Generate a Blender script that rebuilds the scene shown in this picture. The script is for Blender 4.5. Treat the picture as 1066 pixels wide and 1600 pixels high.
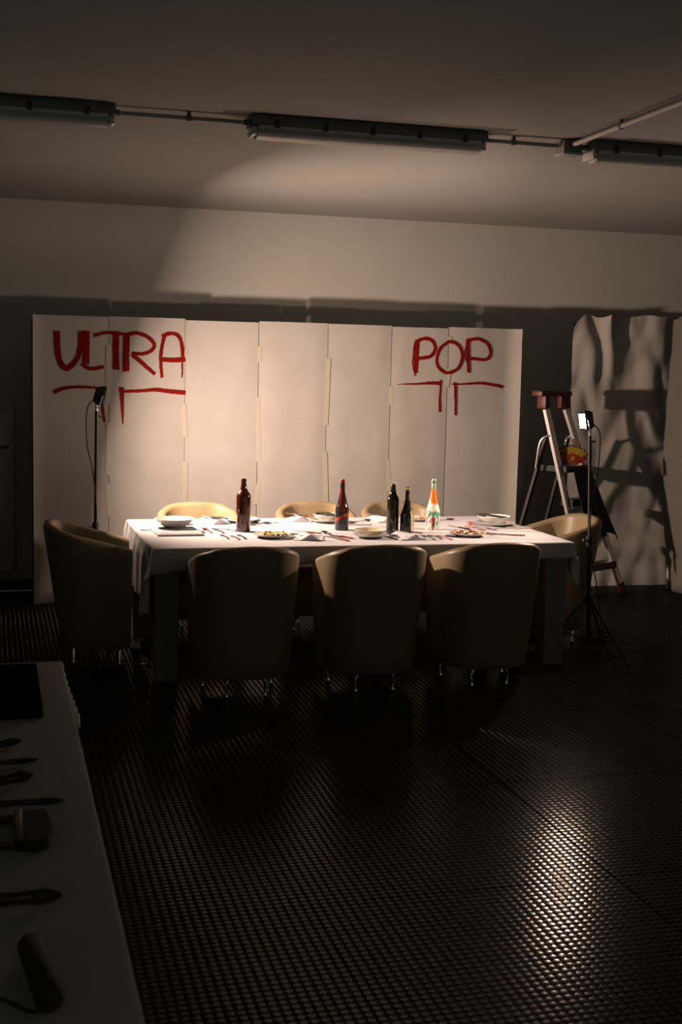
import bpy, bmesh, math, random
from mathutils import Vector, Matrix, noise

random.seed(7)
for o in list(bpy.data.objects):
    bpy.data.objects.remove(o, do_unlink=True)
SC = bpy.context.scene
COL = SC.collection

# ------------------------------------------------------------------ camera
F_PX, PITCH, ROLL, YAW, CAM_H = 1971.0, math.radians(6.45), math.radians(1.28), math.radians(-15.45), 1.72
fw = Vector((-math.sin(YAW) * math.cos(PITCH), math.cos(YAW) * math.cos(PITCH), -math.sin(PITCH)))
rt = Vector((math.cos(YAW), math.sin(YAW), 0))
up = rt.cross(fw)
rt2 = math.cos(ROLL) * rt + math.sin(ROLL) * up
up2 = rt2.cross(fw)
cd = bpy.data.cameras.new('camera')
cam = bpy.data.objects.new('camera', cd)
COL.objects.link(cam)
cam.matrix_world = Matrix(((rt2.x, up2.x, -fw.x, 0), (rt2.y, up2.y, -fw.y, 0), (rt2.z, up2.z, -fw.z, CAM_H), (0, 0, 0, 1)))
cd.sensor_fit = 'HORIZONTAL'
cd.sensor_width = 36
cd.lens = F_PX / 1066 * 36
cd.clip_start = .05
cd.dof.use_dof = True
cd.dof.focus_distance = 7.5
cd.dof.aperture_fstop = 8.0
SC.camera = cam

# ------------------------------------------------------------------ world, exposure, lamp strength
w = bpy.data.worlds.new('world')
SC.world = w
w.use_nodes = True
w.node_tree.nodes['Background'].inputs[0].default_value = (.93, 1.0, .84, 1)
w.node_tree.nodes['Background'].inputs[1].default_value = .12
SC.view_settings.view_transform = 'Standard'
SC.view_settings.look = 'None'
SC.view_settings.gamma = 1
SC.view_settings.use_curve_mapping = False
SC.view_settings.exposure = 0
LAMP_COL = (1.0, .705, .54, 1)
LAMP_RIGHT, LAMP_LEFT = 27.0, 134.0      # watts of the two flood beams
GLASS_RIGHT, GLASS_LEFT = 1350.0, 60.0   # radiance of their glowing glass

# ------------------------------------------------------------------ materials
REFLECT = .62   # common scale of all painted, woven and paper colours
def mat(name, col, rough=.5, metal=0, spec=.5, col2=None, scale=8, bump=0, bscale=60, coat=0, stretch=None, trans=0, contrast=(.35, .65)):
    if not metal:
        col = tuple(c * REFLECT for c in col)
        if col2: col2 = tuple(c * REFLECT for c in col2)
    m = bpy.data.materials.new(name)
    m.use_nodes = True
    nt = m.node_tree
    b = nt.nodes['Principled BSDF']
    b.inputs['Base Color'].default_value = (*col, 1)
    b.inputs['Roughness'].default_value = rough
    b.inputs['Metallic'].default_value = metal
    b.inputs['Specular IOR Level'].default_value = spec
    b.inputs['Coat Weight'].default_value = coat
    b.inputs['Transmission Weight'].default_value = trans
    tc = nt.nodes.new('ShaderNodeTexCoord')
    src = tc.outputs['Object']
    if stretch:
        mp = nt.nodes.new('ShaderNodeMapping')
        mp.inputs['Scale'].default_value = stretch
        nt.links.new(src, mp.inputs[0])
        src = mp.outputs[0]
    n = nt.nodes.new('ShaderNodeTexNoise')
    n.inputs['Scale'].default_value = scale
    n.inputs['Detail'].default_value = 5
    nt.links.new(src, n.inputs['Vector'])
    r = nt.nodes.new('ShaderNodeValToRGB')
    c2 = col2 or tuple(c * .9 for c in col)
    r.color_ramp.elements[0].position, r.color_ramp.elements[1].position = contrast
    r.color_ramp.elements[0].color = (*c2, 1)
    r.color_ramp.elements[1].color = (*col, 1)
    nt.links.new(n.outputs['Fac'], r.inputs[0])
    nt.links.new(r.outputs[0], b.inputs['Base Color'])
    if bump:
        n2 = nt.nodes.new('ShaderNodeTexNoise')
        n2.inputs['Scale'].default_value = bscale
        n2.inputs['Detail'].default_value = 4
        nt.links.new(src, n2.inputs['Vector'])
        bp = nt.nodes.new('ShaderNodeBump')
        bp.inputs['Strength'].default_value = bump
        bp.inputs['Distance'].default_value = .01
        nt.links.new(n2.outputs['Fac'], bp.inputs['Height'])
        nt.links.new(bp.outputs[0], b.inputs['Normal'])
    return m

def splash(name, cols, scale=12, stretch=(1, 1, .3), rough=.25, zones=None, seed=0.0):
    """Painted surface: hard-edged patches of colour; zones = [(z_from, colour)] override above a height."""
    m = bpy.data.materials.new(name)
    m.use_nodes = True
    nt = m.node_tree
    b = nt.nodes['Principled BSDF']
    b.inputs['Roughness'].default_value = rough
    b.inputs['Coat Weight'].default_value = .3
    tc = nt.nodes.new('ShaderNodeTexCoord')
    mp = nt.nodes.new('ShaderNodeMapping')
    mp.inputs['Scale'].default_value = stretch
    mp.inputs['Location'].default_value = (seed, seed * .7, seed * .3)
    nt.links.new(tc.outputs['Object'], mp.inputs[0])
    n = nt.nodes.new('ShaderNodeTexNoise')
    n.inputs['Scale'].default_value = scale
    n.inputs['Detail'].default_value = 2.5
    nt.links.new(mp.outputs[0], n.inputs['Vector'])
    r = nt.nodes.new('ShaderNodeValToRGB')
    r.color_ramp.interpolation = 'CONSTANT'
    k = len(cols)
    while len(r.color_ramp.elements) < k:
        r.color_ramp.elements.new(.5)
    for i, c in enumerate(cols):
        r.color_ramp.elements[i].position = 0 if i == 0 else .30 + .40 * i / k
        r.color_ramp.elements[i].color = (*c, 1)
    nt.links.new(n.outputs['Fac'], r.inputs[0])
    out = r.outputs[0]
    if zones:
        sx = nt.nodes.new('ShaderNodeSeparateXYZ')
        nt.links.new(tc.outputs['Object'], sx.inputs[0])
        ad = nt.nodes.new('ShaderNodeMath')
        ad.operation = 'MULTIPLY_ADD'
        ad.inputs[1].default_value = .12
        nt.links.new(n.outputs['Fac'], ad.inputs[0])
        nt.links.new(sx.outputs['Z'], ad.inputs[2])
        for z0, c in zones:
            g = nt.nodes.new('ShaderNodeMath')
            g.operation = 'GREATER_THAN'
            g.inputs[1].default_value = z0 + .025
            nt.links.new(ad.outputs[0], g.inputs[0])
            mx = nt.nodes.new('ShaderNodeMix')
            mx.data_type = 'RGBA'
            nt.links.new(g.outputs[0], mx.inputs['Factor'])
            nt.links.new(out, mx.inputs['A'])
            mx.inputs['B'].default_value = (*c, 1)
            out = mx.outputs['Result']
    nt.links.new(out, b.inputs['Base Color'])
    return m

def emission(name, col, strength):
    m = bpy.data.materials.new(name)
    m.use_nodes = True
    nt = m.node_tree
    nt.nodes.clear()
    e = nt.nodes.new('ShaderNodeEmission')
    e.inputs[0].default_value = col
    e.inputs[1].default_value = strength
    o = nt.nodes.new('ShaderNodeOutputMaterial')
    nt.links.new(e.outputs[0], o.inputs[0])
    return m

M = {
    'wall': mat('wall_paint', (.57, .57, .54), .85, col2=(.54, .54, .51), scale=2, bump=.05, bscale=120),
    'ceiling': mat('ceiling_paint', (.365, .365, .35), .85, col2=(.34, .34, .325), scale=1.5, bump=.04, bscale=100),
    'paper': mat('white_paper', (.46, .445, .42), .75, col2=(.43, .415, .39), scale=5, bump=.04, bscale=18, spec=.3),
    'paper_shaded': mat('shaded_white_paper', (.17, .165, .15), .8, col2=(.155, .15, .137), scale=5, bump=.04, bscale=18, spec=.3),  # white paper darkened in its colour, standing in for shade on the right sheet
    'tape': mat('masking_tape', (.475, .45, .385), .6, col2=(.45, .42, .355), scale=20),
    'red': mat('red_brush_paint', (.24, .0045, .0015), .7, col2=(.16, .003, .001), scale=55, stretch=(1, 1, .25), spec=.08),
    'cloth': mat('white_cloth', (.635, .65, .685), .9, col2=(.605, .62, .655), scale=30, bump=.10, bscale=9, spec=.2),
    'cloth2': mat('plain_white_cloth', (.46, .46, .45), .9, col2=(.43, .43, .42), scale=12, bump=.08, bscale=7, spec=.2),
    'leather': mat('cream_leather', (.30, .232, .130), .45, col2=(.282, .215, .118), spec=.3, scale=10, bump=.03, bscale=200),
    'leather2': mat('brown_leather', (.36, .22, .11), .5, col2=(.31, .19, .09), scale=10, bump=.03, bscale=200),
    'chrome': mat('chrome', (.78, .78, .78), .14, 1, scale=10),
    'steel': mat('cutlery_steel', (.62, .60, .58), .22, 1, scale=20),
    'alu': mat('aluminium', (.72, .71, .70), .38, 1, scale=40, stretch=(1, 1, .1)),
    'grey': mat('grey_laminate', (.20, .20, .19), .5, col2=(.17, .17, .16), scale=6),
    'black': mat('black_metal', (.018, .018, .018), .38, col2=(.012, .012, .012), scale=20),
    'blackp': mat('black_plastic', (.020, .022, .024), .45, col2=(.014, .015, .016), scale=20),
    'redp': mat('red_plastic', (.115, .010, .006), .5, col2=(.10, .009, .005), scale=12),
    'fixture': mat('grey_fixture_plastic', (.20, .20, .185), .5, col2=(.17, .17, .16), scale=8),
    'diffuser': mat('clear_ribbed_diffuser', (.62, .63, .60), .25, col2=(.56, .57, .54), scale=60, stretch=(.05, 1, 1), coat=.4),
    'conduit': mat('grey_conduit', (.46, .45, .43), .5, scale=10),
    'skirting': mat('black_skirting', (.012, .012, .012), .5, scale=10),
    'cabinet': mat('grey_cabinet_paint', (.58, .58, .55), .55, scale=4),
    'porcelain': mat('white_porcelain', (.80, .79, .76), .18, col2=(.78, .77, .73), scale=10, coat=.3),
    'cream': mat('cream_porcelain', (.70, .62, .42), .2, col2=(.71, .66, .52), scale=9, coat=.3),
    'napkin': mat('white_napkin', (.62, .63, .66), .9, col2=(.59, .60, .63), scale=40, bump=.1, bscale=30),
    'glaze': mat('olive_bottle_glass', (.022, .016, .006), .07, col2=(.015, .011, .004), scale=12, coat=.5),
    'brownp': mat('brown_drip_paint', (.085, .016, .004), .10, col2=(.028, .009, .004), scale=70, stretch=(1, 1, .06), coat=.6, contrast=(.42, .58)),
    'bristle': mat('dark_bristle', (.02, .016, .012), .8, col2=(.012, .01, .008), scale=60),
    'matte': mat('matte_black', (.006, .006, .006), .9, spec=.0, scale=20),
    'wood': mat('dark_stained_wood', (.035, .022, .014), .5, col2=(.022, .014, .01), scale=30, stretch=(.2, 1, 1)),
}
# worn rubber: a dull body with a weak, even gloss
def worn_rubber(name, gloss, rough):
    m = bpy.data.materials.new(name)
    m.use_nodes = True
    nt = m.node_tree
    nt.nodes.clear()
    tc = nt.nodes.new('ShaderNodeTexCoord')
    n = nt.nodes.new('ShaderNodeTexNoise'); n.inputs['Scale'].default_value = 9; n.inputs['Detail'].default_value = 6
    nt.links.new(tc.outputs['Object'], n.inputs['Vector'])
    mr = nt.nodes.new('ShaderNodeMapRange')
    mr.inputs['To Min'].default_value = rough * .8; mr.inputs['To Max'].default_value = rough * 1.2
    nt.links.new(n.outputs['Fac'], mr.inputs['Value'])
    d = nt.nodes.new('ShaderNodeBsdfDiffuse'); d.inputs['Color'].default_value = (.006, .0068, .006, 1)
    g = nt.nodes.new('ShaderNodeBsdfGlossy'); g.inputs['Color'].default_value = (1, 1, .97, 1)
    nt.links.new(mr.outputs['Result'], g.inputs['Roughness'])
    mx = nt.nodes.new('ShaderNodeMixShader'); mx.inputs[0].default_value = gloss
    nt.links.new(d.outputs[0], mx.inputs[1]); nt.links.new(g.outputs[0], mx.inputs[2])
    o = nt.nodes.new('ShaderNodeOutputMaterial'); nt.links.new(mx.outputs[0], o.inputs[0])
    return m
M['rubber'] = worn_rubber('black_rubber', .012, .4)
M['stud'] = worn_rubber('stud_rubber', .065, .15)
M['emit_r'] = emission('lit_lamp_glass_right', LAMP_COL, GLASS_RIGHT)
M['emit_l'] = emission('lit_lamp_glass_left', LAMP_COL, GLASS_LEFT)

# ------------------------------------------------------------------ object helpers
def tag(o, label=None, cat=None, group=None, kind=None):
    if label: o['label'] = label
    if cat: o['category'] = cat
    if group: o['group'] = group
    if kind: o['kind'] = kind
    return o

def obj(name, bm, m, parent=None, smooth=True, angle=40, loc=None, rot=None):
    me = bpy.data.meshes.new(name)
    bmesh.ops.recalc_face_normals(bm, faces=bm.faces)
    bm.to_mesh(me)
    bm.free()
    o = bpy.data.objects.new(name, me)
    COL.objects.link(o)
    if m: me.materials.append(M[m] if isinstance(m, str) else m)
    if smooth:
        for p in me.polygons: p.use_smooth = True
        try: me.set_sharp_from_angle(angle=math.radians(angle))
        except Exception: pass
    if parent: o.parent = parent
    if loc is not None: o.location = loc
    if rot is not None: o.rotation_euler = rot
    return o

def thing(name, label, cat, loc=(0, 0, 0), rz=0, group=None):
    o = bpy.data.objects.new(name, None)
    COL.objects.link(o)
    o.empty_display_size = .1
    o.location = loc
    o.rotation_euler = (0, 0, rz)
    return tag(o, label, cat, group)

def copy_tree(o, parent=None):
    c = o.copy()
    COL.objects.link(c)
    c.parent = parent
    for ch in list(o.children):
        copy_tree(ch, c)
    return c

def BM(): return bmesh.new()

def box(bm, x0, x1, y0, y1, z0, z1, bev=0):
    r = bmesh.ops.create_cube(bm, size=1, matrix=Matrix.Translation(((x0 + x1) / 2, (y0 + y1) / 2, (z0 + z1) / 2)) @ Matrix.Diagonal((x1 - x0, y1 - y0, z1 - z0, 1)))
    if bev:
        vs = set(r['verts'])
        es = [e for e in bm.edges if e.verts[0] in vs and e.verts[1] in vs]
        bmesh.ops.bevel(bm, geom=es, offset=bev, segments=2, affect='EDGES', profile=.5)
    return bm

def tube(bm, pts, r, n=8, cap=True):
    pts = [Vector(p) for p in pts]
    rs = r if isinstance(r, (list, tuple)) else [r] * len(pts)
    rings = []
    ref = None
    for i, p in enumerate(pts):
        t = (pts[min(i + 1, len(pts) - 1)] - pts[max(i - 1, 0)]).normalized()
        if ref is None:
            ref = Vector((0, 0, 1)) if abs(t.z) < .9 else Vector((1, 0, 0))
        a = (ref - t * ref.dot(t)).normalized()
        ref = a
        b = t.cross(a)
        rings.append([bm.verts.new(p + (a * math.cos(2 * math.pi * k / n) + b * math.sin(2 * math.pi * k / n)) * rs[i]) for k in range(n)])
    for i in range(len(rings) - 1):
        for k in range(n):
            bm.faces.new((rings[i][k], rings[i][(k + 1) % n], rings[i + 1][(k + 1) % n], rings[i + 1][k]))
    if cap:
        bm.faces.new(rings[0][::-1])
        bm.faces.new(rings[-1])
    return bm

def lathe(bm, prof, n=32, cx=0, cy=0):
    rings = []
    for r, z in prof:
        if r < 1e-5:
            rings.append([bm.verts.new((cx, cy, z))])
        else:
            rings.append([bm.verts.new((cx + r * math.cos(2 * math.pi * k / n), cy + r * math.sin(2 * math.pi * k / n), z)) for k in range(n)])
    for i in range(len(rings) - 1):
        a, b = rings[i], rings[i + 1]
        for k in range(n):
            k2 = (k + 1) % n
            if len(a) == 1 and len(b) == 1: continue
            if len(a) == 1: bm.faces.new((a[0], b[k], b[k2]))
            elif len(b) == 1: bm.faces.new((a[k], a[k2], b[0]))
            else: bm.faces.new((a[k], a[k2], b[k2], b[k]))
    return bm

def prism(bm, pts, z0, z1, lift=None):
    lo = [bm.verts.new((x, y, z0 + (lift(x, y) if lift else 0))) for x, y in pts]
    hi = [bm.verts.new((x, y, z1 + (lift(x, y) if lift else 0))) for x, y in pts]
    n = len(pts)
    bm.faces.new(lo[::-1])
    bm.faces.new(hi)
    for k in range(n):
        bm.faces.new((lo[k], lo[(k + 1) % n], hi[(k + 1) % n], hi[k]))
    return bm

def beam(bm, a, b, wx, wy, up=(0, 0, 1)):
    """box bar from a to b with section wx (sideways) by wy"""
    a, b = Vector(a), Vector(b)
    t = (b - a).normalized()
    s = Vector(up).cross(t)
    if s.length < 1e-4: s = Vector((1, 0, 0))
    s.normalize()
    q = t.cross(s)
    vs = []
    for p in (a, b):
        vs.append([bm.verts.new(p + s * wx / 2 * i + q * wy / 2 * j) for i, j in ((-1, -1), (1, -1), (1, 1), (-1, 1))])
    bm.faces.new(vs[0][::-1])
    bm.faces.new(vs[1])
    for k in range(4):
        bm.faces.new((vs[0][k], vs[0][(k + 1) % 4], vs[1][(k + 1) % 4], vs[1][k]))
    return bm

# ------------------------------------------------------------------ the room
WALL_Y, CEIL, X0, X1, Y0 = 9.75, 2.91, -6.0, 11.0, .2
tag(obj('wall_back', box(BM(), X0, X1, WALL_Y, WALL_Y + .2, 0, CEIL), 'wall', smooth=False), kind='structure')
tag(obj('wall_left', box(BM(), X0 - .2, X0, Y0, WALL_Y + .2, 0, CEIL), 'wall', smooth=False), kind='structure')
tag(obj('wall_right', box(BM(), X1, X1 + .2, Y0, WALL_Y + .2, 0, CEIL), 'wall', smooth=False), kind='structure')
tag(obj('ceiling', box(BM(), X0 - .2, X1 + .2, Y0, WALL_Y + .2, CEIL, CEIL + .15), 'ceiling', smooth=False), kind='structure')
tag(obj('baseboard_back', box(BM(), X0, X1, WALL_Y - .015, WALL_Y, 0, .085, .003), 'skirting', smooth=False), kind='structure')

# floor of studded rubber tiles
floor = tag(obj('floor', box(BM(), X0, X1, Y0, WALL_Y, -.03, -.004), 'rubber', smooth=False), kind='structure')
TX, TY, GX, GY = 1.08, 1.015, .972, 3.778
PX_, PY_ = TX / 36, TY / 35
def stud_into(bm, cx, cy, n=12):
    r0, r1, hh = .0132, .0112, .0022
    lo = [bm.verts.new((cx + r0 * math.cos(2 * math.pi * k / n), cy + r0 * math.sin(2 * math.pi * k / n), 0)) for k in range(n)]
    hi = [bm.verts.new((cx + r1 * math.cos(2 * math.pi * k / n), cy + r1 * math.sin(2 * math.pi * k / n), hh)) for k in range(n)]
    c = bm.verts.new((cx, cy, hh + .0004))
    for k in range(n):
        bm.faces.new((lo[k], lo[(k + 1) % n], hi[(k + 1) % n], hi[k]))
        bm.faces.new((hi[k], hi[(k + 1) % n], c))
spots = []
for j in range(35):
    for i in range(36):
        x = (i + .5) * PX_
        spots.append((x, (j + .5) * PY_))
tile_me = stud_me = None
def in_view(x, y):
    q = Vector((x, y, 0)) - Vector((0, 0, CAM_H))
    z = q.dot(fw)
    if z < .5: return False
    u = 533 + F_PX * q.dot(rt2) / z
    v = 800 - F_PX * q.dot(up2) / z
    return -250 < u < 1316 and v < 1950
single_stud = None
for ci in range(-4, 7):
    for cj in range(-4, 7):
        x0, y0 = GX + ci * TX, GY + cj * TY
        if x0 < X0 or x0 + TX > X1 or y0 + TY > WALL_Y + .9 or y0 < Y0: continue
        if not any(in_view(x0 + a * TX, y0 + b * TY) for a in (0, .5, 1) for b in (0, .5, 1)): continue
        ty = min(TY, WALL_Y - .016 - y0)
        if ty < .1: continue
        full = ty > TY - .001
        if full and tile_me:
            t = bpy.data.objects.new('floor_tile', tile_me)
            COL.objects.link(t)
            t.parent = floor
        else:
            t = obj('floor_tile', box(BM(), .005, TX - .005, .005, ty - .005, -.004, 0), 'rubber', floor, smooth=False)
            if full: tile_me = t.data
        t.location = (x0, y0, 0)
        if ci == 0 and cj == -1:
            # the lit tile: 300 studs one by one, the rest of this tile joined
            sx, sy = 1.76 - x0, 3.47 - y0
            order = sorted(spots, key=lambda p: math.hypot((p[0] - sx) * 1.25, (p[1] - sy) * .8))
            for p in order[:300]:
                if single_stud is None:
                    bm = BM(); stud_into(bm, 0, 0)
                    s = obj('stud', bm, 'stud', t, smooth=False)
                    single_stud = s.data
                else:
                    s = bpy.data.objects.new('stud', single_stud)
                    COL.objects.link(s)
                    s.parent = t
                s.location = (p[0], p[1], 0)
            bm = BM()
            for p in order[300:]: stud_into(bm, *p)
            tag(obj('stud_field', bm, 'stud', t, smooth=False), kind='stuff')
        elif full:
            if stud_me is None:
                bm = BM()
                for p in spots: stud_into(bm, *p)
                s = obj('stud_field', bm, 'stud', t, smooth=False)
                stud_me = s.data
            else:
                s = bpy.data.objects.new('stud_field', stud_me)
                COL.objects.link(s)
                s.parent = t
            tag(s, kind='stuff')
        else:
            bm = BM()
            for p in spots:
                if p[1] < ty - .015: stud_into(bm, *p)
            tag(obj('stud_field', bm, 'stud', t, smooth=False), kind='stuff')

# ------------------------------------------------------------------ ceiling lamps and conduits
FY = 6.10
def fluorescent(x0, x1, label, clips):
    t = thing('fluorescent_fixture', label, 'ceiling light', ((x0 + x1) / 2, FY, CEIL), 0, 'unlit fluorescent fixtures in one row')
    L = (x1 - x0) / 2
    def sec(prof, a, b, bm):
        vs = [[bm.verts.new((x, y, z)) for y, z in prof] for x in (a, b)]
        n = len(prof)
        bm.faces.new(vs[0][::-1]); bm.faces.new(vs[1])
        for k in range(n): bm.faces.new((vs[0][k], vs[0][(k + 1) % n], vs[1][(k + 1) % n], vs[1][k]))
        return bm
    obj('housing', sec([(-.075, -.001), (-.082, -.028), (-.078, -.048), (.078, -.048), (.082, -.028), (.075, -.001)], -L, L, BM()), 'fixture', t)
    d = obj('diffuser', sec([(-.072, -.0485), (-.068, -.072), (-.050, -.094), (-.022, -.104), (.022, -.104), (.050, -.094), (.068, -.072), (.072, -.0485)], -L + .03, L - .03, BM()), 'diffuser', t)
    for s in (-1, 1):
        bm = BM(); box(bm, min(s * L, s * (L - .0295)), max(s * L, s * (L - .0295)), -.066, .066, -.094, -.0485, .012)
        obj('end_cap', bm, 'diffuser', t)
        bm = BM(); tube(bm, [(s * L, 0, -.03), (s * (L + .03), 0, -.03)], [.018, .013], 10)
        obj('cable_gland', bm, 'fixture', t)
    for k in range(clips):
        cx = -L + (k + .5) * 2 * L / clips
        for s in (-1, 1):
            bm = BM(); box(bm, cx - .011, cx + .011, s * .083 - .004, s * .083 + .004, -.062, -.022, .002)
            obj('clip', bm, 'blackp', t)
    return t
fluorescent(-.73, .55, 'unlit grey fluorescent fixture at the left edge of the ceiling row', 5)
fluorescent(1.19, 2.38, 'unlit grey fluorescent fixture in the middle of the ceiling, above the table', 5)
fluorescent(2.96, 4.2, 'unlit grey fluorescent fixture at the right edge, beside the junction box', 5)
def conduit(name, a, b, label, clips, z=CEIL - .03, r=.011):
    t = thing(name, label, 'conduit', (a[0], a[1], z), 0, 'ceiling conduits')
    d = Vector((b[0] - a[0], b[1] - a[1], 0))
    bm = BM(); tube(bm, [(0, 0, 0), d], r, 10); obj('pipe', bm, 'conduit', t)
    for k in clips:
        p = d * k
        bm = BM()
        u = d.normalized() * .012
        tube(bm, [p - u, p + u], r + .004, 10)
        box(bm, p.x - .009, p.x + .009, p.y - .009, p.y + .009, r, -z + CEIL - .0005)
        obj('pipe_clip', bm, 'fixture', t)
conduit('conduit', (.585, FY), (1.155, FY), 'thin conduit between the left and middle fluorescent fixtures', (.55,))
conduit('conduit', (2.415, FY), (2.795, FY), 'short conduit between the middle fixture and the junction box', (.35,))
conduit('conduit', (2.915, FY), (2.925, FY), 'stub of conduit between the junction box and the right fixture', ())
conduit('conduit', (2.85, FY - .065), (2.80, 2.8), 'pale conduit running from the junction box towards the viewer', (.16, .38, .62, .85), r=.013)
t = thing('junction_box', 'square grey junction box on the ceiling where two conduits meet', 'junction box', (2.855, FY, CEIL))
obj('box_body', box(BM(), -.052, .052, -.055, .055, -.062, -.001, .006), 'fixture', t)
obj('box_lid', box(BM(), -.056, .056, -.059, .059, -.078, -.0622, .005), 'conduit', t)

# ------------------------------------------------------------------ paper backdrop with the red lettering
PAP_Y, PX0, PX1, PTOP = 9.205, .265, 3.96, 2.055
SEAMS = [PX0, .797, 1.344, 1.888, 2.414, 2.916, 3.372, PX1]
def paper_dy(x, z):
    """how far the paper stands out of its plane (negative = towards the table)"""
    d = .010 * noise.noise(Vector((x * 1.7, z * .9, 3.1))) + .004 * noise.noise(Vector((x * 6, z * 3, 9.7)))
    e = min(abs(x - s) for s in SEAMS[1:-1])
    d += .006 * math.exp(-(e / .05) ** 2)
    r = PX1 - x
    if r < .11: d -= .055 * (1 - r / .11) ** 2
    l = x - PX0
    if l < .06: d -= .02 * (1 - l / .06) ** 2
    if x > 3.6 and z > 1.8: d += .05 * (x - 3.6) * (z - 1.8) * math.sin((x * 1.2 + z) * 34)
    if z < .5: d -= .04 * (1 - z / .5) ** 2
    d += .018 * math.exp(-((x - .95) / .10) ** 2 - ((z - .95 + (x - .95) * .8) / .07) ** 2)
    return d
back = thing('paper_backdrop', 'wide white paper backdrop with red brushed lettering behind the table', 'backdrop', (0, PAP_Y, 0))
for i in range(7):
    a, b = SEAMS[i], SEAMS[i + 1]
    bm = BM()
    nx, nz = 14, 40
    ga = .0016
    off = (.0 if i % 2 else .004)
    ztop = PTOP + (.006 * math.sin(i * 2.3))
    g = []
    for s in (0, .0012):
        g.append([[bm.verts.new((a + ga + (b - a - 2 * ga) * p / nx, paper_dy(a + (b - a) * p / nx, ztop * q / nz) + off + s, .001 + (ztop - .001) * q / nz)) for p in range(nx + 1)] for q in range(nz + 1)])
    for s in (0, 1):
        for q in range(nz):
            for p in range(nx):
                bm.faces.new((g[s][q][p], g[s][q][p + 1], g[s][q + 1][p + 1], g[s][q + 1][p]))
    for q in range(nz):
        for p in (0, nx): bm.faces.new((g[0][q][p], g[0][q + 1][p], g[1][q + 1][p], g[1][q][p]))
    for p in range(nx):
        for q in (0, nz): bm.faces.new((g[0][q][p], g[0][q][p + 1], g[1][q][p + 1], g[1][q][p]))
    obj('paper_strip', bm, 'paper', back)
# black frame standing behind the paper
for x in (PX0 + .012, (PX0 + PX1) / 2, PX1 - .03):
    obj('frame_post', box(BM(), x - .018, x + .018, .03, .065, 0, 2.03, .003), 'black', back)
obj('frame_rail', box(BM(), PX0, PX1 - .02, .066, .09, 1.98, 2.02, .003), 'black', back)
# cream masking tape over the seams
rt_ = random.Random(3)
tape_spots = {1: [(1.86, 1.44), (1.30, .92), (.86, .62)], 2: [(1.84, 1.78), (1.44, 1.20), (1.02, .62)], 3: [(1.88, 1.76), (1.50, 1.02), (.86, .70)],
              4: [(1.80, 1.30), (1.10, .72)], 5: [(1.60, 1.46), (1.05, .80)], 6: [(1.99, 1.93), (1.74, 1.60)]}
for i, lst in tape_spots.items():
    for z1, z0 in lst:
        x = SEAMS[i] + rt_.uniform(-.006, .006)
        tw = rt_.uniform(-.02, .02)
        bm = BM()
        n = 8
        rows = []
        for q in range(n + 1):
            z = z0 + (z1 - z0) * q / n
            xc = x + tw * (q / n - .5)
            rows.append([[bm.verts.new((xc + sgn * .019, min(paper_dy(xc + sgn * .019, z), paper_dy(xc, z)) - .0012 - s, z)) for sgn in (-1, 1)] for s in (0, .0008)])
        for q in range(n):
            for s in (0, 1): bm.faces.new((rows[q][s][0], rows[q][s][1], rows[q + 1][s][1], rows[q + 1][s][0]))
            for sg in (0, 1): bm.faces.new((rows[q][0][sg], rows[q + 1][0][sg], rows[q + 1][1][sg], rows[q][1][sg]))
        obj('tape_strip', bm, 'tape', back)

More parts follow.
